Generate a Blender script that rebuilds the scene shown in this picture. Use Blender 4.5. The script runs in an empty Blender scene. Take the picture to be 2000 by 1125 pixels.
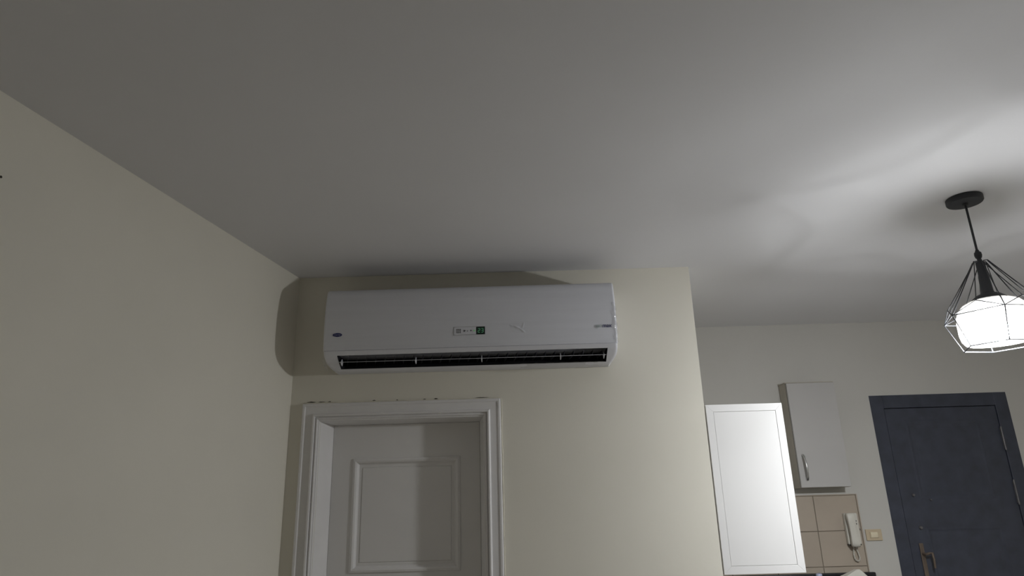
import bpy, bmesh, math, random
from mathutils import Vector, Matrix
random.seed(4)
PI = math.pi
S = bpy.context.scene
COL = S.collection

# ------------------------------------------------------------ camera, world, exposure
cam_d = bpy.data.cameras.new('camera')
cam_d.sensor_fit = 'HORIZONTAL'; cam_d.sensor_width = 36.0
cam_d.lens = 36.0 * 1333.0 / 2000.0
cam_d.clip_start = 0.05
cam = bpy.data.objects.new('camera', cam_d); COL.objects.link(cam)
PITCH, ROLL, YAW = 0.31170721, -0.02847851, 0.00300515
cp, sp, cr, sr = math.cos(PITCH), math.sin(PITCH), math.cos(ROLL), math.sin(ROLL)
fwd = Vector((0, cp, sp)); up0 = Vector((0, -sp, cp)); ri0 = Vector((1, 0, 0))
ri = cr * ri0 + sr * up0; up = -sr * ri0 + cr * up0
M = Matrix((ri, up, -fwd)).transposed()
M = Matrix.Rotation(YAW, 3, 'Z') @ M
cam.matrix_world = Matrix.Translation((0, 0, 1.54)) @ M.to_4x4()
S.camera = cam
S.view_settings.view_transform = 'Standard'
S.view_settings.look = 'None'
S.view_settings.gamma = 1.0
S.view_settings.use_curve_mapping = False
S.view_settings.exposure = 0.0
S.cycles.max_bounces = 16; S.cycles.diffuse_bounces = 10; S.cycles.transparent_max_bounces = 16
S.cycles.sample_clamp_indirect = 6.0
w = bpy.data.worlds.new('night'); S.world = w; w.use_nodes = True
w.node_tree.nodes['Background'].inputs[0].default_value = (0.02, 0.022, 0.03, 1)
w.node_tree.nodes['Background'].inputs[1].default_value = 0.3
BULB = 1330.0                                     # radiance of the lamp's bulb

# ------------------------------------------------------------ materials
def mat(name, col, rough=0.6, var=0.03, scale=6.0, bump=0.0, bscale=60.0, metal=0.0, stretch=None, spec=0.5):
    m = bpy.data.materials.new(name); m.use_nodes = True
    nt = m.node_tree; b = nt.nodes['Principled BSDF']
    b.inputs['Roughness'].default_value = rough; b.inputs['Metallic'].default_value = metal
    b.inputs['Specular IOR Level'].default_value = spec
    tc = nt.nodes.new('ShaderNodeTexCoord')
    mp = nt.nodes.new('ShaderNodeMapping'); nt.links.new(tc.outputs['Object'], mp.inputs[0])
    if stretch: mp.inputs['Scale'].default_value = stretch
    n = nt.nodes.new('ShaderNodeTexNoise'); n.inputs['Scale'].default_value = scale; n.inputs['Detail'].default_value = 4
    nt.links.new(mp.outputs[0], n.inputs['Vector'])
    r = nt.nodes.new('ShaderNodeValToRGB'); nt.links.new(n.outputs['Fac'], r.inputs[0])
    r.color_ramp.elements[0].position = 0.3; r.color_ramp.elements[1].position = 0.7
    r.color_ramp.elements[0].color = (*[max(0, c * (1 - var)) for c in col], 1)
    r.color_ramp.elements[1].color = (*[min(1, c * (1 + var)) for c in col], 1)
    nt.links.new(r.outputs[0], b.inputs['Base Color'])
    if bump:
        n2 = nt.nodes.new('ShaderNodeTexNoise'); n2.inputs['Scale'].default_value = bscale; n2.inputs['Detail'].default_value = 5
        nt.links.new(mp.outputs[0], n2.inputs['Vector'])
        bp = nt.nodes.new('ShaderNodeBump'); bp.inputs['Strength'].default_value = bump; bp.inputs['Distance'].default_value = 0.004
        nt.links.new(n2.outputs['Fac'], bp.inputs['Height']); nt.links.new(bp.outputs[0], b.inputs['Normal'])
    return m

def emit(name, col, s):
    m = bpy.data.materials.new(name); m.use_nodes = True
    b = m.node_tree.nodes['Principled BSDF']; b.inputs['Base Color'].default_value = (*col, 1)
    b.inputs['Emission Color'].default_value = (*col, 1); b.inputs['Emission Strength'].default_value = s
    return m

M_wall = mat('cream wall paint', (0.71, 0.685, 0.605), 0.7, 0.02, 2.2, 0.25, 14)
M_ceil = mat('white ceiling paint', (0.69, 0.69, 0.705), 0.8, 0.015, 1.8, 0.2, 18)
M_wall_dim = mat('dimmed cream wall paint', (0.53, 0.52, 0.49), 0.7, 0.02, 2.2, 0.25, 14)  # wall paint with the weaker light of the far wall darkened into its colour
M_floor = mat('beige floor tile', (0.27, 0.25, 0.225), 0.4, 0.06, 3.0)
M_door = mat('white door paint', (0.70, 0.69, 0.685), 0.5, 0.02, 5, 0.12, 30)
M_trim = mat('white gloss trim paint', (0.72, 0.71, 0.71), 0.45, 0.03, 8, 0.15, 40)
M_caulk = mat('old cream caulk', (0.66, 0.63, 0.53), 0.7, 0.12, 30, 0.5, 60)
M_gap = mat('dark crack', (0.05, 0.045, 0.035), 0.9)
M_black_door = mat('black lacquered steel', (0.040, 0.046, 0.068), 0.42, 0.2, 12, 0.1, 50)
M_brass = mat('dull brass', (0.15, 0.115, 0.09), 0.5, 0.15, 20, metal=0.3)
M_steel = mat('worn grey steel', (0.16, 0.155, 0.16), 0.4, 0.2, 20, metal=0.5)
M_chrome = mat('brushed chrome', (0.6, 0.6, 0.6), 0.25, 0.05, 20, metal=1.0)
M_cab = mat('white lacquered board', (0.78, 0.775, 0.77), 0.35, 0.01, 4)
M_cab2 = mat('warm white laminate', (0.44, 0.43, 0.42), 0.5, 0.02, 4)
M_cabside = mat('grey beige board edge', (0.46, 0.43, 0.37), 0.6, 0.05, 10)
M_tile = mat('beige glazed wall tile', (0.42, 0.36, 0.295), 0.35, 0.05, 5)
M_grout = mat('dark beige grout', (0.30, 0.26, 0.21), 0.9, 0.1, 40)
M_stone = mat('black granite', (0.012, 0.012, 0.015), 0.35, 0.5, 90)
M_ac = mat('white grey appliance plastic', (0.66, 0.67, 0.72), 0.42, 0.025, 5, 0.25, 9, stretch=(0.35, 1, 7))
M_acbody = mat('white appliance housing', (0.68, 0.685, 0.73), 0.45, 0.01, 5)
M_acdark = mat('black outlet plastic', (0.012, 0.012, 0.016), 0.6, 0.1, 10)
M_vane = mat('dark grey vane plastic', (0.045, 0.045, 0.055), 0.5, 0.1, 10)
M_blue = mat('navy blue print', (0.02, 0.025, 0.13), 0.4, 0.05, 10)
M_logo_white = mat('pale print', (0.30, 0.31, 0.42), 0.4, 0.02, 10)
M_teal = mat('pale green grey print', (0.50, 0.57, 0.57), 0.4, 0.02, 10)
M_icon = mat('grey icon print', (0.12, 0.12, 0.13), 0.5, 0.05, 10)
M_screen = mat('dark green display glass', (0.003, 0.02, 0.012), 0.25, 0.1, 10)
M_digit = emit('lit green digits', (0.25, 0.7, 0.40), 0.10)
M_led = emit('green indicator', (0.32, 0.62, 0.36), 0.06)
M_black = mat('black powder coat', (0.018, 0.02, 0.024), 0.55, 0.1, 20)
M_phone = mat('ivory phone plastic', (0.62, 0.60, 0.54), 0.4, 0.02, 10)
M_phone_dark = mat('dark grey plastic', (0.07, 0.065, 0.06), 0.6, 0.05, 10)
M_switch = mat('yellowed switch plate', (0.52, 0.43, 0.30), 0.5, 0.04, 10)
M_rocker = mat('ivory rocker', (0.70, 0.63, 0.47), 0.45, 0.03, 10)
M_paper = mat('off white paper', (0.66, 0.645, 0.58), 0.8, 0.05, 20, 0.3, 40)
M_bottle = mat('pale blue plastic', (0.42, 0.46, 0.62), 0.35, 0.05, 20)
M_cap = mat('deep blue plastic cap', (0.10, 0.13, 0.36), 0.4, 0.05, 20)

def glass_shade():
    m = bpy.data.materials.new('milky lamp glass'); m.use_nodes = True
    nt = m.node_tree; nt.nodes.remove(nt.nodes['Principled BSDF'])
    out = nt.nodes['Material Output']
    t = nt.nodes.new('ShaderNodeBsdfTransparent'); t.inputs[0].default_value = (1, 1, 1, 1)
    tr = nt.nodes.new('ShaderNodeBsdfTranslucent'); tr.inputs[0].default_value = (0.95, 0.93, 0.88, 1)
    df = nt.nodes.new('ShaderNodeBsdfDiffuse'); df.inputs[0].default_value = (0.95, 0.93, 0.88, 1)
    mx = nt.nodes.new('ShaderNodeMixShader'); mx.inputs[0].default_value = 0.4
    nt.links.new(tr.outputs[0], mx.inputs[1]); nt.links.new(df.outputs[0], mx.inputs[2])
    nz = nt.nodes.new('ShaderNodeTexNoise'); nz.inputs['Scale'].default_value = 9
    mr = nt.nodes.new('ShaderNodeMapRange'); mr.inputs[3].default_value = 0.13; mr.inputs[4].default_value = 0.21
    nt.links.new(nz.outputs['Fac'], mr.inputs[0])
    m2 = nt.nodes.new('ShaderNodeMixShader'); nt.links.new(mr.outputs[0], m2.inputs[0])
    nt.links.new(t.outputs[0], m2.inputs[1]); nt.links.new(mx.outputs[0], m2.inputs[2])
    nt.links.new(m2.outputs[0], out.inputs['Surface'])
    return m
M_glass = glass_shade()

def film():
    m = bpy.data.materials.new('clear protective film'); m.use_nodes = True
    nt = m.node_tree; nt.nodes.remove(nt.nodes['Principled BSDF'])
    t = nt.nodes.new('ShaderNodeBsdfTransparent')
    g = nt.nodes.new('ShaderNodeBsdfGlossy'); g.inputs['Roughness'].default_value = 0.12
    d = nt.nodes.new('ShaderNodeBsdfTranslucent'); d.inputs[0].default_value = (0.8, 0.8, 0.82, 1)
    nz = nt.nodes.new('ShaderNodeTexNoise'); nz.inputs['Scale'].default_value = 70
    mr = nt.nodes.new('ShaderNodeMapRange'); mr.inputs[3].default_value = 0.08; mr.inputs[4].default_value = 0.2
    nt.links.new(nz.outputs['Fac'], mr.inputs[0])
    a = nt.nodes.new('ShaderNodeMixShader'); nt.links.new(mr.outputs[0], a.inputs[0])
    b = nt.nodes.new('ShaderNodeMixShader'); b.inputs[0].default_value = 0.18
    nt.links.new(t.outputs[0], a.inputs[1]); nt.links.new(g.outputs[0], a.inputs[2])
    nt.links.new(a.outputs[0], b.inputs[1]); nt.links.new(d.outputs[0], b.inputs[2])
    nt.links.new(b.outputs[0], nt.nodes['Material Output'].inputs['Surface'])
    return m
M_film = film()

# ------------------------------------------------------------ helpers
def tag(o, label=None, cat=None, kind=None, group=None):
    if label: o['label'] = label
    if cat: o['category'] = cat
    if kind: o['kind'] = kind
    if group: o['group'] = group
    return o

def empty(name, loc, label, cat, kind=None):
    o = bpy.data.objects.new(name, None); COL.objects.link(o); o.location = loc
    o.empty_display_size = 0.05
    return tag(o, label, cat, kind)

def root_loc(p):
    v = Vector((0, 0, 0))
    while p is not None: v = v + p.location; p = p.parent
    return v

def obj(name, bm, m, parent=None, smooth=False):
    """bm is in world coordinates; it is shifted into the parent's frame."""
    if parent is not None:
        bmesh.ops.translate(bm, verts=bm.verts, vec=-root_loc(parent))
    bmesh.ops.recalc_face_normals(bm, faces=bm.faces)
    me = bpy.data.meshes.new(name); bm.to_mesh(me); bm.free()
    me.materials.append(m)
    if smooth:
        for p in me.polygons: p.use_smooth = True
        try: me.set_sharp_from_angle(angle=math.radians(40))
        except Exception: pass
    o = bpy.data.objects.new(name, me); COL.objects.link(o)
    if parent is not None: o.parent = parent
    return o

def B(): return bmesh.new()

def box(bm, x0, x1, y0, y1, z0, z1, bev=0.0, seg=2, rot=None):
    r = bmesh.ops.create_cube(bm, size=1.0)
    vs = r['verts']
    bmesh.ops.scale(bm, vec=(x1 - x0, y1 - y0, z1 - z0), verts=vs)
    if bev > 0:
        es = list({e for v in vs for e in v.link_edges})
        rr = bmesh.ops.bevel(bm, geom=es, offset=bev, segments=seg, affect='EDGES', profile=0.5)
        vs = list({v for f in rr['faces'] for v in f.verts} | {v for v in vs if v.is_valid})
    if rot is not None: bmesh.ops.rotate(bm, cent=(0, 0, 0), matrix=rot, verts=vs)
    bmesh.ops.translate(bm, vec=((x0 + x1) / 2, (y0 + y1) / 2, (z0 + z1) / 2), verts=vs)
    return bm

def lathe(bm, prof, c=(0, 0, 0), n=32, close=False):
    rings = []
    for r, z in prof:
        if r < 1e-6: rings.append([bm.verts.new((c[0], c[1], c[2] + z))])
        else: rings.append([bm.verts.new((c[0] + r * math.cos(2 * PI * k / n), c[1] + r * math.sin(2 * PI * k / n), c[2] + z)) for k in range(n)])
    if close: rings.append(rings[0])
    for a, b in zip(rings, rings[1:]):
        for k in range(n):
            q = [a[k % len(a)], a[(k + 1) % len(a)], b[(k + 1) % len(b)], b[k % len(b)]]
            u = []
            for v in q:
                if v not in u: u.append(v)
            if len(u) >= 3: bm.faces.new(u)
    return bm

def tube(bm, pts, r, n=8, cap=True):
    pts = [Vector(p) for p in pts]; rings = []; prev = None
    for i, p in enumerate(pts):
        t = (pts[min(i + 1, len(pts) - 1)] - pts[max(i - 1, 0)]).normalized()
        if prev is None:
            a = Vector((0, 0, 1)) if abs(t.z) < 0.9 else Vector((1, 0, 0))
            u = t.cross(a).normalized()
        else:
            u = (prev - t * prev.dot(t)).normalized()
        prev = u; v = t.cross(u)
        rr = r[i] if isinstance(r, (list, tuple)) else r
        rings.append([bm.verts.new(p + rr * (math.cos(2 * PI * k / n) * u + math.sin(2 * PI * k / n) * v)) for k in range(n)])
    for a, b in zip(rings, rings[1:]):
        for k in range(n): bm.faces.new((a[k], a[(k + 1) % n], b[(k + 1) % n], b[k]))
    if cap: bm.faces.new(rings[0]); bm.faces.new(rings[-1])
    return bm

def prism(bm, poly, axis_a, axis_b, axis_n, d0, d1, o=(0, 0, 0)):
    a, b, n, o = Vector(axis_a), Vector(axis_b), Vector(axis_n), Vector(o)
    v0 = [bm.verts.new(o + a * p + b * q + n * d0) for p, q in poly]
    v1 = [bm.verts.new(o + a * p + b * q + n * d1) for p, q in poly]
    bm.faces.new(v0); bm.faces.new(v1[::-1])
    for i in range(len(poly)):
        j = (i + 1) % len(poly); bm.faces.new((v0[i], v0[j], v1[j], v1[i]))
    return bm

def casing_sweep(bm, prof, x0, x1, zt, y, zb=0.0):
    """sweep a moulding profile (u inward, w proud of the wall) round the left, top and right of an opening, mitred"""
    L = []
    for (u, wv) in prof:
        L.append([Vector((x0 + u, y - wv, zb)), Vector((x0 + u, y - wv, zt - u)), Vector((x1 - u, y - wv, zt - u)), Vector((x1 - u, y - wv, zb))])
    V = [[bm.verts.new(p) for p in row] for row in L]
    for a, b in zip(V, V[1:]):
        for k in range(3): bm.faces.new((a[k], a[k + 1], b[k + 1], b[k]))
    return bm

def panel_sweep(bm, prof, x0, x1, z0, z1, y):
    """closed rectangular moulding; last ring is filled as the field of the panel"""
    V = []
    for u, wv in prof:
        V.append([bm.verts.new(p) for p in ((x0 + u, y - wv, z0 + u), (x1 - u, y - wv, z0 + u), (x1 - u, y - wv, z1 - u), (x0 + u, y - wv, z1 - u))])
    for a, b in zip(V, V[1:]):
        for k in range(4): bm.faces.new((a[k], a[(k + 1) % 4], b[(k + 1) % 4], b[k]))
    bm.faces.new(V[-1])
    return bm

def text_part(name, s, size, m, parent, loc, rx=PI / 2, shear=0.0, width=None, extrude=0.0004):
    cu = bpy.data.curves.new(name, 'FONT'); cu.body = s; cu.size = size; cu.extrude = extrude
    cu.align_x = 'CENTER'; cu.align_y = 'CENTER'; cu.shear = shear; cu.resolution_u = 3
    t = bpy.data.objects.new(name + '_tmp', cu); COL.objects.link(t)
    dg = bpy.context.evaluated_depsgraph_get()
    me = bpy.data.meshes.new_from_object(t.evaluated_get(dg))
    bpy.data.objects.remove(t); bpy.data.curves.remove(cu)
    xs = [v.co.x for v in me.vertices]
    if width and xs:
        k = width / (max(xs) - min(xs))
        for v in me.vertices: v.co.x *= k
    bm = bmesh.new(); bm.from_mesh(me); bpy.data.meshes.remove(me)
    bmesh.ops.rotate(bm, cent=(0, 0, 0), matrix=Matrix.Rotation(rx, 3, 'X'), verts=bm.verts)
    bmesh.ops.translate(bm, vec=loc, verts=bm.verts)
    return obj(name, bm, m, parent)

# ------------------------------------------------------------ the room
ZC = 2.689                    # ceiling height
YA, YF = 3.30, 4.574          # wall with the air conditioner, far kitchen wall
XL, XE = -1.095, 0.895        # its left corner and its free right edge
YB, XR = -2.2, 3.80           # wall behind the viewer, right wall
SL = (-1.419 + 1.095) / (1.629 - 3.302)
def xl(y): return XL + (y - YA) * SL     # the left wall runs a little askew

bm = B(); prism(bm, [(xl(YB) - .3, YB - .2), (XR + .2, YB - .2), (XR + .2, YF + .2), (XL - .1, YF + .2)], (1, 0, 0), (0, 1, 0), (0, 0, 1), ZC, ZC + .12)
tag(obj('ceiling', bm, M_ceil), 'plain matt white painted ceiling over the whole room', 'ceiling', 'structure')
bm = B(); prism(bm, [(xl(YB) - .3, YB - .2), (XR + .2, YB - .2), (XR + .2, YF + .2), (XL - .1, YF + .2)], (1, 0, 0), (0, 1, 0), (0, 0, 1), -.1, 0)
tag(obj('floor', bm, M_floor), 'beige floor of the room below the picture', 'floor', 'structure')
bm = B(); prism(bm, [(xl(YB), YB), (xl(YF), YF), (xl(YF) - .15, YF), (xl(YB) - .15, YB)], (1, 0, 0), (0, 1, 0), (0, 0, 1), 0, ZC)
tag(obj('wall_left', bm, M_wall), 'bare cream wall on the left running towards the corner', 'wall', 'structure')
# opening of the white door
DX0, DX1, DZ = -0.945, -0.166, 1.966
bm = B()
box(bm, XL, DX0, YA, YA + .14, 0, ZC); box(bm, DX1, XE, YA, YA + .14, 0, ZC); box(bm, DX0, DX1, YA, YA + .14, DZ, ZC)
bmesh.ops.remove_doubles(bm, verts=bm.verts, dist=1e-5)
box(bm, XE - .12, XE, YA + .14, YF, 0, ZC)
tag(obj('wall_back', bm, M_wall), 'cream wall that carries the air conditioner and the white door', 'wall', 'structure')
F0, F1, FZ = 2.338, 3.246, 2.186     # opening of the black door
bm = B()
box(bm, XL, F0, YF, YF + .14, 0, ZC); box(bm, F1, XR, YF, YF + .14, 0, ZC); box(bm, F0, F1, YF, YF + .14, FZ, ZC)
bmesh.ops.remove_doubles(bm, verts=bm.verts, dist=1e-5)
wall_far = tag(obj('wall_far', bm, M_wall_dim), 'far cream kitchen wall with the black entrance door', 'wall', 'structure')
bm = B(); box(bm, XR, XR + .12, YB, YF + .14, 0, ZC)
tag(obj('wall_right', bm, M_wall), 'cream wall on the right side beyond the frame', 'wall', 'structure')
bm = B(); box(bm, xl(YB) - .15, XR + .12, YB - .12, YB, 0, ZC)
tag(obj('wall_rear', bm, M_wall), 'cream wall behind the viewer', 'wall', 'structure')

# wall tiles of the kitchen splashback: pieces of the far wall
bm = B(); box(bm, XE, 2.139, YF - .004, YF, 1.0, 1.563)
obj('grout_bed', bm, M_grout, wall_far)
rows = [(1.350, 1.559), (1.142, 1.345), (1.105, 1.137)]
seams = [XE, 1.012, 1.295, 1.578, 1.861, 2.133]
tile_meshes = {}
for (z0, z1) in rows:
    for a, b_ in zip(seams, seams[1:]):
        x0, x1 = a + .0022, b_ - .0022
        key = (round(x1 - x0, 3), round(z1 - z0, 3))
        if key not in tile_meshes:
            bm = B(); box(bm, -(x1 - x0) / 2, (x1 - x0) / 2, -.004, .004, -(z1 - z0) / 2, (z1 - z0) / 2, .0015, 1)
            o = obj('tile', bm, M_tile); tile_meshes[key] = o.data
        else:
            o = bpy.data.objects.new('tile', tile_meshes[key]); COL.objects.link(o)
        o.parent = wall_far
        o.location = ((x0 + x1) / 2, YF - .006 + random.uniform(-.0006, .0006), (z0 + z1) / 2)
bm = B(); box(bm, 2.134, 2.142, YF - .012, YF, 1.105, 1.567, .002, 1); box(bm, XE, 2.134, YF - .012, YF, 1.561, 1.567, .0015, 1)
obj('tile_edge_strip', bm, M_tile, wall_far)

# ------------------------------------------------------------ the white panel door below the air conditioner
d1 = empty('door_1', ((DX0 + DX1) / 2, YA, 0), 'white panelled door with moulded white casing under the air conditioner', 'door', 'structure')
prof = [(0, 0), (0, .016), (.004, .020), (.012, .020), (.017, .016), (.050, .015), (.053, .024), (.057, .027), (.063, .026),
        (.066, .014), (.069, .013), (.071, .019), (.075, .019), (.078, .010), (.083, .008), (.086, 0.0)]
bm = B(); casing_sweep(bm, prof, -1.032, -0.081, 2.044, YA)
obj('casing', bm, M_trim, d1)
# splayed jamb lining
bm = B()
jo = [(-.946, 0), (-.946, 1.958), (-.167, 1.958), (-.167, 0)]
ji = [(-.905, 0), (-.905, 1.949), (-.188, 1.949), (-.188, 0)]
je = [(-.905, 0), (-.905, 1.949), (-.188, 1.949), (-.188, 0)]
rings = []
for ring, y in ((jo, YA + .0005), (ji, YA + .098), (je, YA + .14)):
    rings.append([bm.verts.new((x, y, z)) for x, z in ring])
for a, b_ in zip(rings, rings[1:]):
    for k in range(3): bm.faces.new((a[k], a[k + 1], b_[k + 1], b_[k]))
obj('jamb', bm, M_trim, d1)
# leaf: stiles and rails round two recessed panels
LY = YA + .097
leaf = None
px0, px1 = -.803, -.284
bm = B()
box(bm, -.904, px0, LY, LY + .04, .006, 1.948); box(bm, px1, -.189, LY, LY + .04, .006, 1.948)
box(bm, px0, px1, LY, LY + .04, 1.788, 1.948); box(bm, px0, px1, LY, LY + .04, 1.05, 1.272); box(bm, px0, px1, LY, LY + .04, .006, .22)
bmesh.ops.remove_doubles(bm, verts=bm.verts, dist=1e-5)
leaf = obj('leaf', bm, M_door, d1)
pprof = [(0, 0), (.003, .006), (.012, .008), (.020, .004), (.026, -.008), (.030, -.011), (.040, -.011), (.044, -.013), (.047, -.009)]
for (z0, z1) in ((1.272, 1.788), (.22, 1.05)):
    bm = B(); panel_sweep(bm, pprof, px0, px1, z0, z1, LY)
    obj('panel', bm, M_door, leaf)
bm = B(); lathe(bm, [(0, 0), (.024, 0), (.026, .004), (.012, .008), (.01, .03), (.022, .045), (.027, .058), (.018, .07), (0, .072)], n=20)
bmesh.ops.rotate(bm, cent=(0, 0, 0), matrix=Matrix.Rotation(PI / 2, 3, 'X'), verts=bm.verts)
bmesh.ops.translate(bm, vec=(-.236, LY, 1.0), verts=bm.verts)
obj('handle', bm, M_chrome, leaf, True)
# caulk bead and the chips along the top of the casing
bm = B()
pts = [(-1.034 + .953 * i / 30, YA - .001 - random.uniform(0, .0012), 2.047 + random.uniform(-.0012, .0012)) for i in range(31)]
tube(bm, pts, .0032, 6)
pts = [(-.0775 + random.uniform(-.0009, .0009), YA - .0015, 2.046 - 2.03 * i / 40) for i in range(41)]
tube(bm, pts, .0028, 6)
obj('caulk_bead', bm, M_caulk, d1, True)
bm = B()
for (xa, xb, h) in ((-1.018, -.972, .006), (-.962, -.925, .004), (-.915, -.90, .005), (-.70, -.683, .004), (-.585, -.575, .003), (-.455, -.44, .003), (-.405, -.38, .004), (-.205, -.135, .003)):
    n = 6; z = 2.0515
    top = [(xa + (xb - xa) * i / n, z + h * math.sin(PI * i / n) * random.uniform(.5, 1)) for i in range(n + 1)]
    prism(bm, top + [((xa + xb) / 2, z - .0015)], (1, 0, 0), (0, 0, 1), (0, 1, 0), YA - .0012, YA + .001)
o = obj('caulk_crack', bm, M_gap, d1); o['kind'] = 'stuff'

# ------------------------------------------------------------ the black entrance door
d2 = empty('door_2', ((F0 + F1) / 2, YF, 0), 'black steel entrance door with two hinges in the far wall', 'door', 'structure')
bm = B()
box(bm, F0, F0 + .085, YF - .003, YF + .09, 0, FZ, .002, 1); box(bm, F1 - .085, F1, YF - .003, YF + .09, 0, FZ, .002, 1)
box(bm, F0 + .085, F1 - .085, YF - .003, YF + .09, FZ - .085, FZ, .002, 1)
obj('frame', bm, M_black_door, d2)
bm = B()
q0, q1 = F0 + .089, F1 - .089
zs = [(1.516, 2.02), (.25, 1.354)]
box(bm, q0, 2.545, YF + .004, YF + .05, .01, FZ - .089); box(bm, 3.03, q1, YF + .004, YF + .05, .01, FZ - .089)
box(bm, 2.545, 3.03, YF + .004, YF + .05, 2.02, FZ - .089); box(bm, 2.545, 3.03, YF + .004, YF + .05, 1.354, 1.516); box(bm, 2.545, 3.03, YF + .004, YF + .05, .01, .25)
bmesh.ops.remove_doubles(bm, verts=bm.verts, dist=1e-5)
leaf2 = obj('leaf', bm, M_black_door, d2)
for z0, z1 in zs:
    bm = B(); panel_sweep(bm, [(0, 0), (.008, .0012), (.014, .0012), (.026, -.002), (.05, -.002), (.062, -.0012)], 2.545, 3.03, z0, z1, YF + .004)
    obj('panel', bm, M_black_door, leaf2)
for zc in (1.886, 1.55, .35):
    bm = B(); tube(bm, [(3.157, YF - .007, zc - .072), (3.157, YF - .007, zc + .072)], .0055, 10)
    box(bm, 3.151, 3.164, YF - .004, YF + .002, zc - .066, zc + .066)
    for s in (-1, 1): tube(bm, [(3.157, YF - .007, zc + s * .072), (3.157, YF - .007, zc + s * .078)], [.0065, .003], 10)
    tag(obj('hinge', bm, M_steel, d2, True), 'worn grey barrel hinge')
bm = B(); box(bm, 2.479, 2.505, YF - .004, YF + .005, 1.03, 1.262, .003, 2)
bp_ = tag(obj('handle_plate', bm, M_brass, d2), 'dull brass handle plate')
bm = B(); tube(bm, [(2.492, YF - .003, 1.20), (2.492, YF - .045, 1.20), (2.505, YF - .055, 1.205), (2.52, YF - .055, 1.208), (2.523, YF - .055, 1.17), (2.522, YF - .052, 1.12)], [.008, .008, .008, .008, .007, .006], 10)
obj('handle', bm, M_brass, bp_, True)
for (x, z, r) in ((2.506, 1.549, .010), (2.61, 1.517, .006), (2.513, 1.352, .012)):
    bm = B(); lathe(bm, [(0, .01), (r * .6, .01), (r * .8, .008), (r, .002), (r, -.004), (0, -.004)], n=18)
    bmesh.ops.rotate(bm, cent=(0, 0, 0), matrix=Matrix.Rotation(PI / 2, 3, 'X'), verts=bm.verts)
    bmesh.ops.translate(bm, vec=(x, YF + .002, z), verts=bm.verts)
    obj('lock_cylinder', bm, M_steel, d2, True)

# ------------------------------------------------------------ the air conditioner
AX0, AX1 = -.890, .472
ac = empty('air_conditioner', ((AX0 + AX1) / 2, YA, 2.18), 'long white split air conditioner high on the cream wall above the white door', 'air conditioner')
def loft(bm, prof, x0, x1, r, inset_low=0.0, close=False, zlow=None):
    """profile (o proud of wall, z) lofted along x with rounded ends of radius r"""
    st = []
    N = 6
    for i in range(N + 1):
        t = (PI / 2) * i / N
        st.append((x0 + r * (1 - math.sin(t)), r * (1 - math.cos(t))))
    st = sorted([(x, e) for x, e in st])
    right = [(x1 - (x - x0), e) for x, e in reversed(st)]
    cols = st + right
    V = []
    oc = sum(p[0] for p in prof) / len(prof); zc = sum(p[1] for p in prof) / len(prof)
    for x, e in cols:
        row = []
        for o, z in prof:
            k = max(0.0, o - e) if o > e else o
            xx = x
            if zlow is not None and z < zlow:
                d = ((zlow - z) / .075) ** 1.6 * inset_low
                xx = x + d if x < (x0 + x1) / 2 else x - d
            row.append(bm.verts.new((xx, YA - k, z)))
        V.append(row)
    for a, b_ in zip(V, V[1:]):
        for k in range(len(prof) - 1): bm.faces.new((a[k], a[k + 1], b_[k + 1], b_[k]))
        if close: bm.faces.new((a[-1], a[0], b_[0], b_[-1]))
    return V
# housing: upper box behind the panel, lower lip, bottom and the cheeks beside the outlet
SX0, SX1 = -.826, .424
bm = B()
upper = [(0.0, 2.240), (.0, 2.556), (.175, 2.556), (.195, 2.548), (.207, 2.51), (.215, 2.36), (.214, 2.26), (.20, 2.240)]
V = loft(bm, upper, AX0 + .003, AX1 - .003, .012, close=True)
bm.faces.new(V[0]); bm.faces.new(V[-1])
lip = [(.214, 2.262), (.2245, 2.2495), (.219, 2.2385), (.213, 2.231)]
slo = [(.205, 2.224), (.195, 2.2173), (.185, 2.211), (.174, 2.205), (.162, 2.199), (.151, 2.194), (.140, 2.1895)]
bot = [(.128, 2.184), (.108, 2.1785), (.085, 2.1765), (0, 2.184)]
def strip(prof, x0, x1):
    a = [bm.verts.new((x0, YA - o, z)) for o, z in prof]; b_ = [bm.verts.new((x1, YA - o, z)) for o, z in prof]
    for k in range(len(prof) - 1): bm.faces.new((a[k], a[k + 1], b_[k + 1], b_[k]))
cx0, cx1 = AX0 + .055, AX1 - .055
cheek = lip + slo + bot
zl = 2.255
def cheek_loft(xs, xe, sgn):
    # from the outer end (rounded) to the inner straight station
    N = 8; V = []
    r = .014
    for i in range(N + 1):
        t = (PI / 2) * i / N
        x = xs + sgn * r * (1 - math.cos(t)); e = r * (1 - math.sin(t))
        row = []
        for o, z in cheek:
            d = (max(0, 2.240 - z) / .064) ** 3.2 * .030
            row.append(bm.verts.new((x + sgn * d, YA - (max(0, o - e) if o > e else 0), z)))
        V.append(row)
    V.append([bm.verts.new((xe, YA - o, z)) for o, z in cheek])
    for a, b_ in zip(V, V[1:]):
        for k in range(len(cheek) - 1): bm.faces.new((a[k], a[k + 1], b_[k + 1], b_[k]))
    a = V[0]
    bm.faces.new(a)
cheek_loft(AX0 + .001, SX0, 1); cheek_loft(AX1 - .001, SX1, -1)
strip(lip, SX0, SX1); strip(bot, SX0 , SX1)
bmesh.ops.remove_doubles(bm, verts=bm.verts, dist=1e-5)
obj('housing', bm, M_acbody, ac, True)
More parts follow.
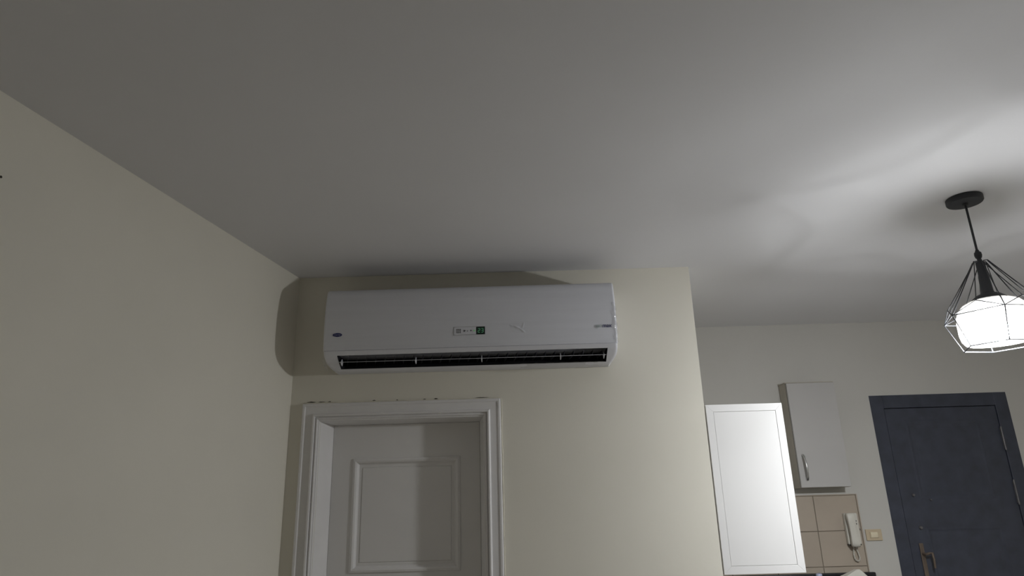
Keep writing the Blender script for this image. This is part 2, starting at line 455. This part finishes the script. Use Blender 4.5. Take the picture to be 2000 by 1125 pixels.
# dark recess
bm = B()
rec = [(.213, 2.2312), (.16, 2.245), (.07, 2.245), (.05, 2.22), (.06, 2.205), (.128, 2.1842)]
a = [bm.verts.new((SX0, YA - o, z)) for o, z in rec]; b_ = [bm.verts.new((SX1, YA - o, z)) for o, z in rec]
for k in range(len(rec) - 1): bm.faces.new((a[k], a[k + 1], b_[k + 1], b_[k]))
bm.faces.new(a); bm.faces.new(b_)
outlet = tag(obj('air_outlet', bm, M_acdark, ac), 'black air outlet slot')
# vertical vanes inside the outlet
me = None
xs = [SX0 + .03 + i * (SX1 - SX0 - .06) / 27 for i in range(28)]
for i, x in enumerate(xs):
    if me is None:
        bm = B()
        prism(bm, [(.085, 2.225), (.175, 2.232), (.165, 2.214), (.10, 2.205)], (0, -1, 0), (0, 0, 1), (1, 0, 0), -.0011, .0011, (0, YA, 0))
        bmesh.ops.rotate(bm, cent=(0, YA - .13, 2.215), matrix=Matrix.Rotation(math.radians(14), 3, 'Z'), verts=bm.verts)
        o = obj('vane', bm, M_vane, outlet); me = o.data
    else:
        o = bpy.data.objects.new('vane', me); COL.objects.link(o); o.parent = outlet
    o.location.x = x - 0 if i else o.location.x
    if i == 0: o.location.x = x
# open louver seen edge on, and its hinge posts
bm = B()
pl = [(.200, 2.2036), (.201, 2.2018), (.170, 2.2078), (.138, 2.2150), (.138, 2.2164), (.170, 2.2094)]
prism(bm, pl, (0, -1, 0), (0, 0, 1), (1, 0, 0), SX0 + .006, SX1 - .006, (0, YA, 0))
lv = obj('louver', bm, M_acbody, ac)
for x in (SX0 + .012, -.468, -.16, .208, SX1 - .014):
    bm = B()
    prism(bm, [(.150, 2.2125), (.188, 2.2055), (.180, 2.213), (.170, 2.224), (.160, 2.224)], (0, -1, 0), (0, 0, 1), (1, 0, 0), x - .0013, x + .0013, (0, YA, 0))
    prism(bm, [(.150, 2.2125), (.188, 2.2045), (.176, 2.198), (.158, 2.193)], (0, -1, 0), (0, 0, 1), (1, 0, 0), x - .0018, x + .0018, (0, YA, 0))
    obj('louver_post', bm, M_acbody, lv)
# dark intake grille on the top
bm = B(); box(bm, AX0 + .05, AX1 - .05, YA - .168, YA - .006, 2.553, 2.5575)
gr = tag(obj('intake_grille', bm, M_acdark, ac), 'dark intake grille on the top')
bm = B()
for i in range(12): box(bm, AX0 + .05, AX1 - .05, YA - .160 + i * .0135, YA - .1585 + i * .0135, 2.557, 2.560)
o = obj('grille_bar', bm, M_vane, gr); o['kind'] = 'stuff'
# front panel: curved shell
def panel_o(z):
    pts = [(2.250, .2265), (2.27, .2285), (2.32, .2325), (2.37, .2335), (2.42, .2315), (2.47, .226), (2.51, .2175), (2.535, .209), (2.547, .199), (2.5535, .188), (2.557, .172)]
    for (za, oa), (zb, ob) in zip(pts, pts[1:]):
        if za <= z <= zb: return oa + (ob - oa) * (z - za) / (zb - za)
    return .17
zsn = [2.2525, 2.27, 2.295, 2.32, 2.345, 2.37, 2.395, 2.42, 2.445, 2.47, 2.49, 2.51, 2.525, 2.535, 2.541, 2.547, 2.5505, 2.5535, 2.557]
pp = [(panel_o(z) - .012, z) for z in reversed(zsn)][::-1]
outer = [(panel_o(z), z) for z in zsn]
bm = B()
V = loft(bm, outer + [(.10, 2.5585), (.10, 2.556)] + [(o - .006, z) for o, z in reversed(pp[:-3])], AX0, AX1, .011, close=True)
bm.faces.new(V[0]); bm.faces.new(V[-1])
bmesh.ops.remove_doubles(bm, verts=bm.verts, dist=1e-5)
front = obj('front_panel', bm, M_ac, ac, True)
def fy(z): return YA - panel_o(z)      # y of the panel's face at height z
# display window with icons, lamp and digits
zc = 2.3265; y = fy(zc)
bm = B(); box(bm, -.284, -.180, y - .0012, y + .004, zc - .0185, zc + .0185, .001, 1)
dp = tag(obj('display_panel', bm, M_ac, ac), 'grey icon window')
bm = B()
for a0, a1, b0, b1 in ((-.285, -.181, zc - .0195, zc - .0178), (-.285, -.181, zc + .0178, zc + .0195), (-.2855, -.2838, zc - .0195, zc + .0195)):
    box(bm, a0, a1, y - .0011, y + .003, b0, b1)
obj('window_edge', bm, mat('pale grey line', (0.36, 0.36, 0.37), 0.5), dp)
bm = B()
for i in range(3):
    for j in range(3): box(bm, -.272 + i * .0075, -.2665 + i * .0075, y - .002, y, zc - .010 + j * .0072, zc - .005 + j * .0072)
lathe(bm, [(0, 0), (.004, 0), (.004, .001), (0, .001)], (-.235, y - .0015, zc), 10)
box(bm, -.238, -.232, y - .002, y, zc - .004, zc + .004); box(bm, -.232, -.229, y - .002, y, zc - .0005, zc + .0025)
box(bm, -.2215, -.2195, y - .002, y, zc - .004, zc + .002)
box(bm, -.2085, -.2015, y - .002, y, zc - .003, zc + .004, .001, 1)
obj('icon', bm, M_icon, dp)
bm = B(); box(bm, -.1945, -.1845, y - .0024, y, zc - .0045, zc + .0035, .001, 1)
tag(obj('indicator_light', bm, M_led, dp), 'pale green indicator light')
bm = B(); box(bm, -.180, -.140, y - .002, y + .006, zc - .0185, zc + .0185, .0008, 1)
sc_ = tag(obj('screen', bm, M_screen, ac), 'dark green screen reading 23')
def digit(x, segs):
    bm = B(); wd, h, t = .0090, .0175, .0014; yy = y - .0027
    def hs(z): box(bm, x - wd / 2, x + wd / 2, yy, yy + .001, z - t / 2, z + t / 2)
    def vs(sx, sz): box(bm, x + sx * wd / 2 - t / 2, x + sx * wd / 2 + t / 2, yy, yy + .001, zc + (0 if sz > 0 else -h / 2), zc + (h / 2 if sz > 0 else 0))
    if 'a' in segs: hs(zc + h / 2)
    if 'g' in segs: hs(zc)
    if 'd' in segs: hs(zc - h / 2)
    if 'b' in segs: vs(1, 1)
    if 'c' in segs: vs(1, -1)
    if 'e' in segs: vs(-1, -1)
    obj('digit', bm, M_digit, sc_)
digit(-.1675, 'abged'); digit(-.1525, 'abgcd')
# oval badge and model lettering
zb = 2.3245; yb = fy(zb)
bm = B(); n = 32
prism(bm, [(.0215 * math.cos(2 * PI * k / n), .0088 * math.sin(2 * PI * k / n)) for k in range(n)], (1, 0, 0), (0, 0, 1), (0, 1, 0), -.0018, .004, (-.824, yb, zb))
badge = tag(obj('badge', bm, M_blue, ac), 'navy blue oval badge with pale script')
text_part('badge_lettering', 'Carrier', .0125, M_logo_white, badge, (-.824, yb - .0021, zb), shear=.25, width=.031)
zt = 2.332; yt = fy(zt)
text_part('blue_lettering', 'max', .029, M_blue, ac, (.424, yt - .0022, zt), shear=.2, width=.044)
text_part('pale_lettering', 'opti', .028, M_teal, ac, (.384, yt - .0022, zt), shear=.2, width=.028)
# protective film: wrinkle, loose right end, strip under the bottom, torn left corner
def film_grid(name, fn, nu, nv, label):
    bm = B(); V = [[bm.verts.new(fn(i / nu, j / nv)) for j in range(nv + 1)] for i in range(nu + 1)]
    for i in range(nu):
        for j in range(nv): bm.faces.new((V[i][j], V[i + 1][j], V[i + 1][j + 1], V[i][j + 1]))
    return tag(obj(name, bm, M_film, ac, True), label)
def wr(u, v):
    x = -.03 + .105 * u; z = 2.305 + .06 * v
    e = (16 * u * (1 - u) * v * (1 - v)) ** .8
    d1_ = abs((z - 2.336) - .35 * (.012 - x) * (1 if x < .02 else 2.2))
    h = .0040 * math.exp(-(d1_ / .0045) ** 2) * (.7 + .3 * math.sin(x * 210)) + .0016 * math.exp(-((x - .036 - .25 * (z - 2.34)) / .004) ** 2) * math.exp(-((z - 2.345) / .012) ** 2)
    return (x, fy(z) + .0006 - e * (.0016 + h), z)
M_keep = M_film
bm = B(); nu, nv = 60, 36
V = [[bm.verts.new(wr(i / nu, j / nv)) for j in range(nv + 1)] for i in range(nu + 1)]
for i in range(nu):
    for j in range(nv): bm.faces.new((V[i][j], V[i + 1][j], V[i + 1][j + 1], V[i][j + 1]))
tag(obj('film_wrinkle', bm, M_ac, ac, True), 'wrinkle in the protective film')
def rend(u, v):
    z = 2.255 + .19 * v
    k = .004 + .007 * (math.sin(v * 19) * .5 + .5) * math.sin(PI * v)
    return (AX1 - .016 + .021 * u + .002 * math.sin(v * 31), fy(z) - .0015 - k * math.sin(PI * u) + .024 * u * u, z)
film_grid('protective_film', rend, 8, 40, 'clear loose film at the right end')
def under(u, v):
    x = .02 + .39 * u
    return (x, YA - .135 + .05 * v, 2.1855 - .010 * v - .010 * math.sin(PI * min(1, u * 1.15)) * v + .0008 * math.sin(u * 40))
film_grid('protective_film', under, 40, 4, 'clear loose film along the bottom edge')
def torn(u, v):
    j = .012 * (random.random() - .5) * v
    return (AX0 + .001 - .010 * v + j * .6, YA - .205 + .085 * u, 2.232 - .042 * u - .012 * v + j)
film_grid('protective_film', torn, 12, 3, 'torn film at the lower left corner')

# ------------------------------------------------------------ kitchen
# long white wall cupboard along the side of the wall, end panel towards the viewer
C0, C1, CB, CT = XE + .006, 1.266, 1.230, 1.985
cb = empty('wall_cabinet', ((C0 + C1) / 2, 3.86, CB), 'bright white wall cabinet whose framed end panel stands beside the wall edge', 'cabinet')
bm = B(); box(bm, C0, C1 - .02, YA + .02, 4.42, CB, CT, .001, 1)
obj('body', bm, M_cab, cb)
bm = B()
fr = .034
# four mitred frame members
for poly in ([(C0, CB), (C0 + fr, CB + fr), (C0 + fr, CT - fr), (C0, CT)], [(C1, CB), (C1 - fr, CB + fr), (C1 - fr, CT - fr), (C1, CT)],
             [(C0, CT), (C0 + fr, CT - fr), (C1 - fr, CT - fr), (C1, CT)], [(C0, CB), (C0 + fr, CB + fr), (C1 - fr, CB + fr), (C1, CB)]):
    cxp = sum(p[0] for p in poly) / 4; czp = sum(p[1] for p in poly) / 4
    bm = B(); prism(bm, poly, (1, 0, 0), (0, 0, 1), (0, 1, 0), 0, .02, (0, YA, 0))
    es = [e for e in bm.edges if all(abs(v.co.y - YA) < 1e-6 for v in e.verts)]
    bmesh.ops.bevel(bm, geom=es, offset=.0009, segments=1, affect='EDGES')
    obj('frame_rail', bm, M_cab, cb)
bm = B(); panel_sweep(bm, [(0, -.006), (.0010, -.006), (.0014, -.0012), (.003, -.0008), (.010, -.0008)], C0 + fr, C1 - fr, CB + fr, CT - fr, YA)
obj('end_panel', bm, M_cab, cb)
for k in range(3):
    ya, yb2 = YA + .022 + k * .366, YA + .022 + (k + 1) * .366 - .004
    bm = B(); box(bm, C1 - .019, C1 - .001, ya, yb2, CB + .003, CT - .003, .0015, 1)
    dr = obj('door', bm, M_cab, cb)
    bm = B(); yh = yb2 - .05
    tube(bm, [(C1 - .002, yh, CB + .06), (C1 + .024, yh, CB + .06), (C1 + .03, yh, CB + .075), (C1 + .03, yh, CB + .185), (C1 + .024, yh, CB + .20), (C1 - .002, yh, CB + .20)], .0045, 8)
    obj('handle', bm, M_chrome, dr, True)
# small cupboard on the far wall
K0, K1, KB, KT, KD = 1.752, 2.064, 1.609, 2.267, .13
kc = empty('wall_cabinet', ((K0 + K1) / 2, YF, KB), 'small shallow dull white cabinet with a curved bar handle on the far wall', 'cabinet')
bm = B(); box(bm, K0, K1, YF - KD + .024, YF, KB, KT, .0015, 1)
obj('body', bm, M_cabside, kc)
bm = B(); box(bm, K0 + .002, K1 - .001, YF - KD, YF - KD + .018, KB + .002, KT - .003, .002, 2)
kd = obj('door', bm, M_cab2, kc)
bm = B()
hp = []
for i in range(13):
    t = i / 12
    hp.append((1.790 + .006 * t, YF - KD - .004 - .026 * math.sin(PI * t) ** .6, 1.806 - .148 * t))
tube(bm, hp, [.0062 if 1 < i < 11 else .008 for i in range(13)], 10)
for (x, z) in ((1.790, 1.806), (1.796, 1.658)):
    tube(bm, [(x, YF - KD + .001, z), (x, YF - KD - .008, z)], [.010, .008], 12)
tag(obj('handle', bm, M_chrome, kd, True), 'curved chrome bar handle')
bm = B(); box(bm, K0 - .004, K1 + .002, YF - KD + .014, YF, KT, KT + .006, .001, 1)
obj('top_board', bm, M_cabside, kc)
# black worktop with upstand, base cupboard under it
wt = empty('countertop', (1.53, 4.3, 1.0), 'black granite countertop on the base cabinet at the bottom of the picture', 'countertop')
bm = B(); box(bm, XE, 2.166, 3.98, YF, .96, 1.0, .004, 2); obj('slab', bm, M_stone, wt)
bm = B(); box(bm, XE, 2.170, YF - .026, YF - .0005, 1.0, 1.105, .006, 3); tag(obj('trim_1', bm, M_stone), 'black granite upstand strip below the beige tiles', 'trim', 'structure')
bc = empty('base_cabinet', (1.53, 4.3, 0), 'white base cabinet under the black countertop', 'cabinet')
bm = B(); box(bm, XE + .002, 2.15, 4.03, YF - .002, .1, .959); obj('body', bm, M_cab2, bc)
bm = B(); box(bm, XE + .002, 2.14, 4.08, YF - .002, 0, .1); obj('plinth', bm, M_phone_dark, bc)
for k in range(3):
    x0 = XE + .006 + k * .415
    bm = B(); box(bm, x0, x0 + .408, 4.012, 4.029, .11, .95, .0015, 1); dr = obj('door', bm, M_cab2, bc)
    bm = B(); tube(bm, [(x0 + .12, 4.013, .88), (x0 + .12, 3.985, .88), (x0 + .28, 3.985, .88), (x0 + .28, 4.013, .88)], .005, 8); obj('handle', bm, M_chrome, dr, True)
# things on the worktop
pk = empty('paper_packet', (1.985, 4.44, 1.0), 'off white paper packet with a slanted peaked top on the black countertop', 'packet')
bm = B()
yb0, yb1 = 4.395, 4.485
prism(bm, [(1.905, 1.0), (2.065, 1.0), (2.060, 1.09), (2.018, 1.134), (1.998, 1.133), (1.91, 1.093)], (1, 0, 0), (0, 0, 1), (0, 1, 0), yb0, yb1)
for v in bm.verts:
    if v.co.z > 1.08:
        v.co.y = 4.44 + (v.co.y - 4.44) * (.75 if v.co.z < 1.12 else .25); v.co.x += random.uniform(-.003, .003)
bmesh.ops.subdivide_edges(bm, edges=bm.edges, cuts=2, use_grid_fill=True)
for v in bm.verts:
    if v.co.z > 1.005: v.co += Vector((random.uniform(-.0015, .0015), random.uniform(-.002, .002), 0))
obj('bag', bm, M_paper, pk)
bm = B(); prism(bm, [(1.935, 1.02), (2.04, 1.02), (2.04, 1.075), (1.935, 1.07)], (1, 0, 0), (0, 0, 1), (0, 1, 0), yb0 - .003, yb0 + .001); obj('fold', bm, M_paper, pk)
bt = empty('bottle', (1.760, 4.40, 1.0), 'small pale blue bottle with a deep blue cap on the black countertop', 'bottle')
bm = B(); lathe(bm, [(0, 0), (.026, 0), (.028, .003), (.028, .07), (.024, .085), (.016, .094), (.014, .098), (0, .098)], (1.760, 4.40, 1.0), 24); obj('body', bm, M_bottle, bt, True)
bm = B(); lathe(bm, [(0, .098), (.0175, .098), (.018, .101), (.0175, .116), (.014, .120), (0, .1215)], (1.760, 4.40, 1.0), 20); cp_ = obj('cap', bm, M_bottle, bt, True)
bm = B(); lathe(bm, [(.0182, .099), (.0186, .099), (.0186, .104), (.0182, .104)], (1.760, 4.40, 1.0), 20, True); lathe(bm, [(0, .1212), (.007, .1208), (.007, .1222), (0, .1225)], (1.763, 4.40, 1.0), 12); obj('cap_ring', bm, M_cap, cp_, True)

# intercom handset on the tiles
ic = empty('intercom_phone', (2.075, YF - .01, 1.26), 'ivory intercom handset with a looped cord hanging on the beige tiles', 'intercom')
bm = B(); box(bm, 2.043, 2.125, YF - .042, YF - .010, 1.268, 1.452, .006, 3); base = obj('base', bm, M_phone, ic)
bm = B()
# handset: curved bar with thicker ear and mouth ends
secs = [(1.452, .020, .030, .0), (1.445, .024, .034, .004), (1.42, .026, .034, .010), (1.395, .024, .026, .014), (1.36, .0235, .022, .016), (1.325, .0235, .022, .014), (1.30, .0255, .028, .009), (1.275, .027, .034, .004), (1.262, .025, .033, .001), (1.256, .021, .028, 0)]
rings = []
for z, hw, th, lift in secs:
    xc = 2.066 + (1.452 - z) * .05; y1 = YF - .044 - lift
    ring = []
    for k in range(12):
        a = 2 * PI * k / 12
        ring.append(bm.verts.new((xc + hw * math.copysign(abs(math.cos(a)) ** .6, math.cos(a)), y1 - th / 2 + th / 2 * math.copysign(abs(math.sin(a)) ** .6, math.sin(a)), z)))
    rings.append(ring)
for a, b_ in zip(rings, rings[1:]):
    for k in range(12): bm.faces.new((a[k], a[(k + 1) % 12], b_[(k + 1) % 12], b_[k]))
bm.faces.new(rings[0]); bm.faces.new(rings[-1])
hs_ = obj('handset', bm, M_phone, ic, True)
for z in (1.405, 1.388):
    bm = B(); lathe(bm, [(0, .004), (.004, .004), (.0055, .001), (.0055, -.003), (0, -.003)], n=14)
    bmesh.ops.rotate(bm, cent=(0, 0, 0), matrix=Matrix.Rotation(PI / 2, 3, 'X'), verts=bm.verts)
    bmesh.ops.translate(bm, vec=(2.108, YF - .042, z), verts=bm.verts)
    tag(obj('button', bm, M_phone_dark, base, True), 'small dark button')
bm = B(); box(bm, 2.045, 2.123, YF - .040, YF - .012, 1.2625, 1.269, .001, 1); tag(obj('speaker_slot', bm, M_phone_dark, base), 'dark slot under the cradle')
bm = B(); box(bm, 2.124, 2.140, YF - .020, YF - .010, 1.352, 1.358, .001, 1); obj('wall_clip', bm, M_phone_dark, base)
bm = B()
ctl = [(2.088, 1.258), (2.094, 1.235), (2.100, 1.212), (2.103, 1.192), (2.100, 1.177), (2.090, 1.170), (2.079, 1.174), (2.071, 1.188), (2.069, 1.208), (2.072, 1.23), (2.078, 1.262)]
pts = []
for i in range(len(ctl) - 1):
    for k in range(10):
        t = k / 10; x = ctl[i][0] * (1 - t) + ctl[i + 1][0] * t; z = ctl[i][1] * (1 - t) + ctl[i + 1][1] * t
        a = (i * 10 + k) * 1.4
        pts.append((x + .0022 * math.cos(a), YF - .026 + .0022 * math.sin(a), z))
tube(bm, pts, .0034, 6)
obj('cord', bm, M_phone, ic, True)

for o_ in [ic]: o_.location.x -= .016

# light switch
sw = empty('light_switch', (2.208, YF, 1.318), 'yellowed rectangular light switch between the intercom and the black door', 'switch')
bm = B(); box(bm, 2.158, 2.258, YF - .009, YF, 1.285, 1.352, .003, 2); obj('plate', bm, M_switch, sw)
bm = B(); box(bm, 2.180, 2.233, YF - .0115, YF - .008, 1.300, 1.339, .002, 2); obj('bezel', bm, M_switch, sw)
bm = B(); prism(bm, [(0, 1.304), (.003, 1.304), (.0055, 1.3195), (.0045, 1.335), (0, 1.335)], (0, -1, 0), (0, 0, 1), (1, 0, 0), 2.185, 2.228, (0, YF - .0113, 0)); obj('rocker', bm, M_rocker, sw)

# nail in the left wall at the edge of the picture
ny = 1.674
nl = empty('nail', (xl(ny), ny, 2.442), 'dark nail head in the left wall at the picture edge', 'nail')
nrm = Vector((1, -SL, 0)).normalized(); p0 = Vector((xl(ny), ny, 2.442))
bm = B(); tube(bm, [p0 - nrm * .004, p0 + nrm * .012], .0016, 8); obj('shank', bm, M_gap, nl)
bm = B(); tube(bm, [p0 + nrm * .012, p0 + nrm * .0135], .0038, 10); obj('head', bm, M_gap, nl)

# ------------------------------------------------------------ pendant lamp
LX, LYY = 1.838, 2.550
lp = empty('pendant_lamp', (LX, LYY, ZC), 'lit pendant lamp with a black wire cage round a white glass shade', 'lamp')
c0 = (LX, LYY, 0)
bm = B(); lathe(bm, [(0, ZC), (.064, ZC), (.066, ZC - .002), (.066, ZC - .020), (.063, ZC - .024), (.012, ZC - .026), (.010, ZC - .034), (0, ZC - .034)], c0, 40); obj('ceiling_rose', bm, M_black, lp, True)
bm = B(); tube(bm, [(LX, LYY, ZC - .03), (LX, LYY, 2.44)], .0045, 10); obj('stem', bm, M_black, lp, True)
bm = B(); lathe(bm, [(0, 2.462), (.006, 2.462), (.008, 2.455), (.0125, 2.451), (.0135, 2.440), (.011, 2.430), (.0075, 2.426), (.0075, 2.405), (0, 2.405)], c0, 20); obj('coupler', bm, M_black, lp, True)
bm = B(); lathe(bm, [(0, 2.412), (.014, 2.412), (.0165, 2.408), (.0165, 2.36), (.0185, 2.35), (.021, 2.29), (.024, 2.282), (.040, 2.276), (.058, 2.262), (.060, 2.256), (0, 2.254)], c0, 28); obj('socket', bm, M_black, lp, True)
# glass shade, 3 mm thick
op = [(.056, 2.256), (.076, 2.251), (.096, 2.240), (.112, 2.222), (.121, 2.20), (.125, 2.175), (.125, 2.13), (.120, 2.105), (.110, 2.090)]
ip = [(r - .003, z - (.002 if i < 4 else 0)) for i, (r, z) in enumerate(op)][::-1]
bm = B(); lathe(bm, op + ip, c0, 48, True); obj('shade', bm, M_glass, lp, True)
# bulb
bm = B(); lathe(bm, [(0, 2.256), (.014, 2.256), (.014, 2.225), (.020, 2.205), (.034, 2.172), (.0450, 2.150), (.0475, 2.142), (.0478, 2.136), (.0468, 2.135)], c0, 24)
# the bulb sits a little crooked in its socket
TILT = Matrix.Rotation(math.radians(11), 3, Vector((0.87, -0.5, 0)) * -1)
bmesh.ops.rotate(bm, cent=(LX, LYY, 2.245), matrix=TILT, verts=bm.verts)
bulb_base = obj('bulb_base', bm, M_cab, lp, True)
bm = B(); pr_ = [(.047 * math.sin(t), 2.133 - .047 * math.cos(t)) for t in [math.radians(a) for a in (93, 80, 66, 52, 39, 26, 13, 0)]]
pr_[-1] = (0, 2.133 - .047)
lathe(bm, pr_, c0, 24)
bmesh.ops.rotate(bm, cent=(LX, LYY, 2.245), matrix=TILT, verts=bm.verts)
bulb = tag(obj('bulb', bm, emit('lit bulb', (0.95, 0.968, 0.985), BULB), lp, True), 'lit white bulb')
# wire cage: six slanted wires, a wide hexagon, a lower hexagon
zt_, zw, zl_ = 2.414, 2.192, 2.074
rt, rw, rl = .026, .174, .126
ph0 = math.radians(8)
hexp = lambda r, z, k: (LX + r * math.cos(ph0 + k * PI / 3), LYY + r * math.sin(ph0 + k * PI / 3), z)
for k in range(6):
    bm = B(); tube(bm, [hexp(.012, zt_ + .001, k), hexp(rt, zt_, k), hexp(rw, zw, k), hexp(rl, zl_, k)], .0022, 8); obj('cage_wire', bm, M_black, lp, True)
    bm = B(); tube(bm, [hexp(rt, zt_ - .004, k), hexp(.145, 2.232, k + .5)], .0018, 8)
    tube(bm, [hexp(.145, 2.232, k + .5), hexp(rw, zw, k)], .0018, 8); tube(bm, [hexp(.145, 2.232, k + .5), hexp(rw, zw, k + 1)], .0018, 8)
    obj('cage_strut', bm, M_black, lp, True)
for r, z in ((rw, zw), (rl, zl_)):
    bm = B()
    for k in range(6): tube(bm, [hexp(r, z, k), hexp(r, z, k + 1)], .0022, 8)
    obj('cage_ring', bm, M_black, lp, True)
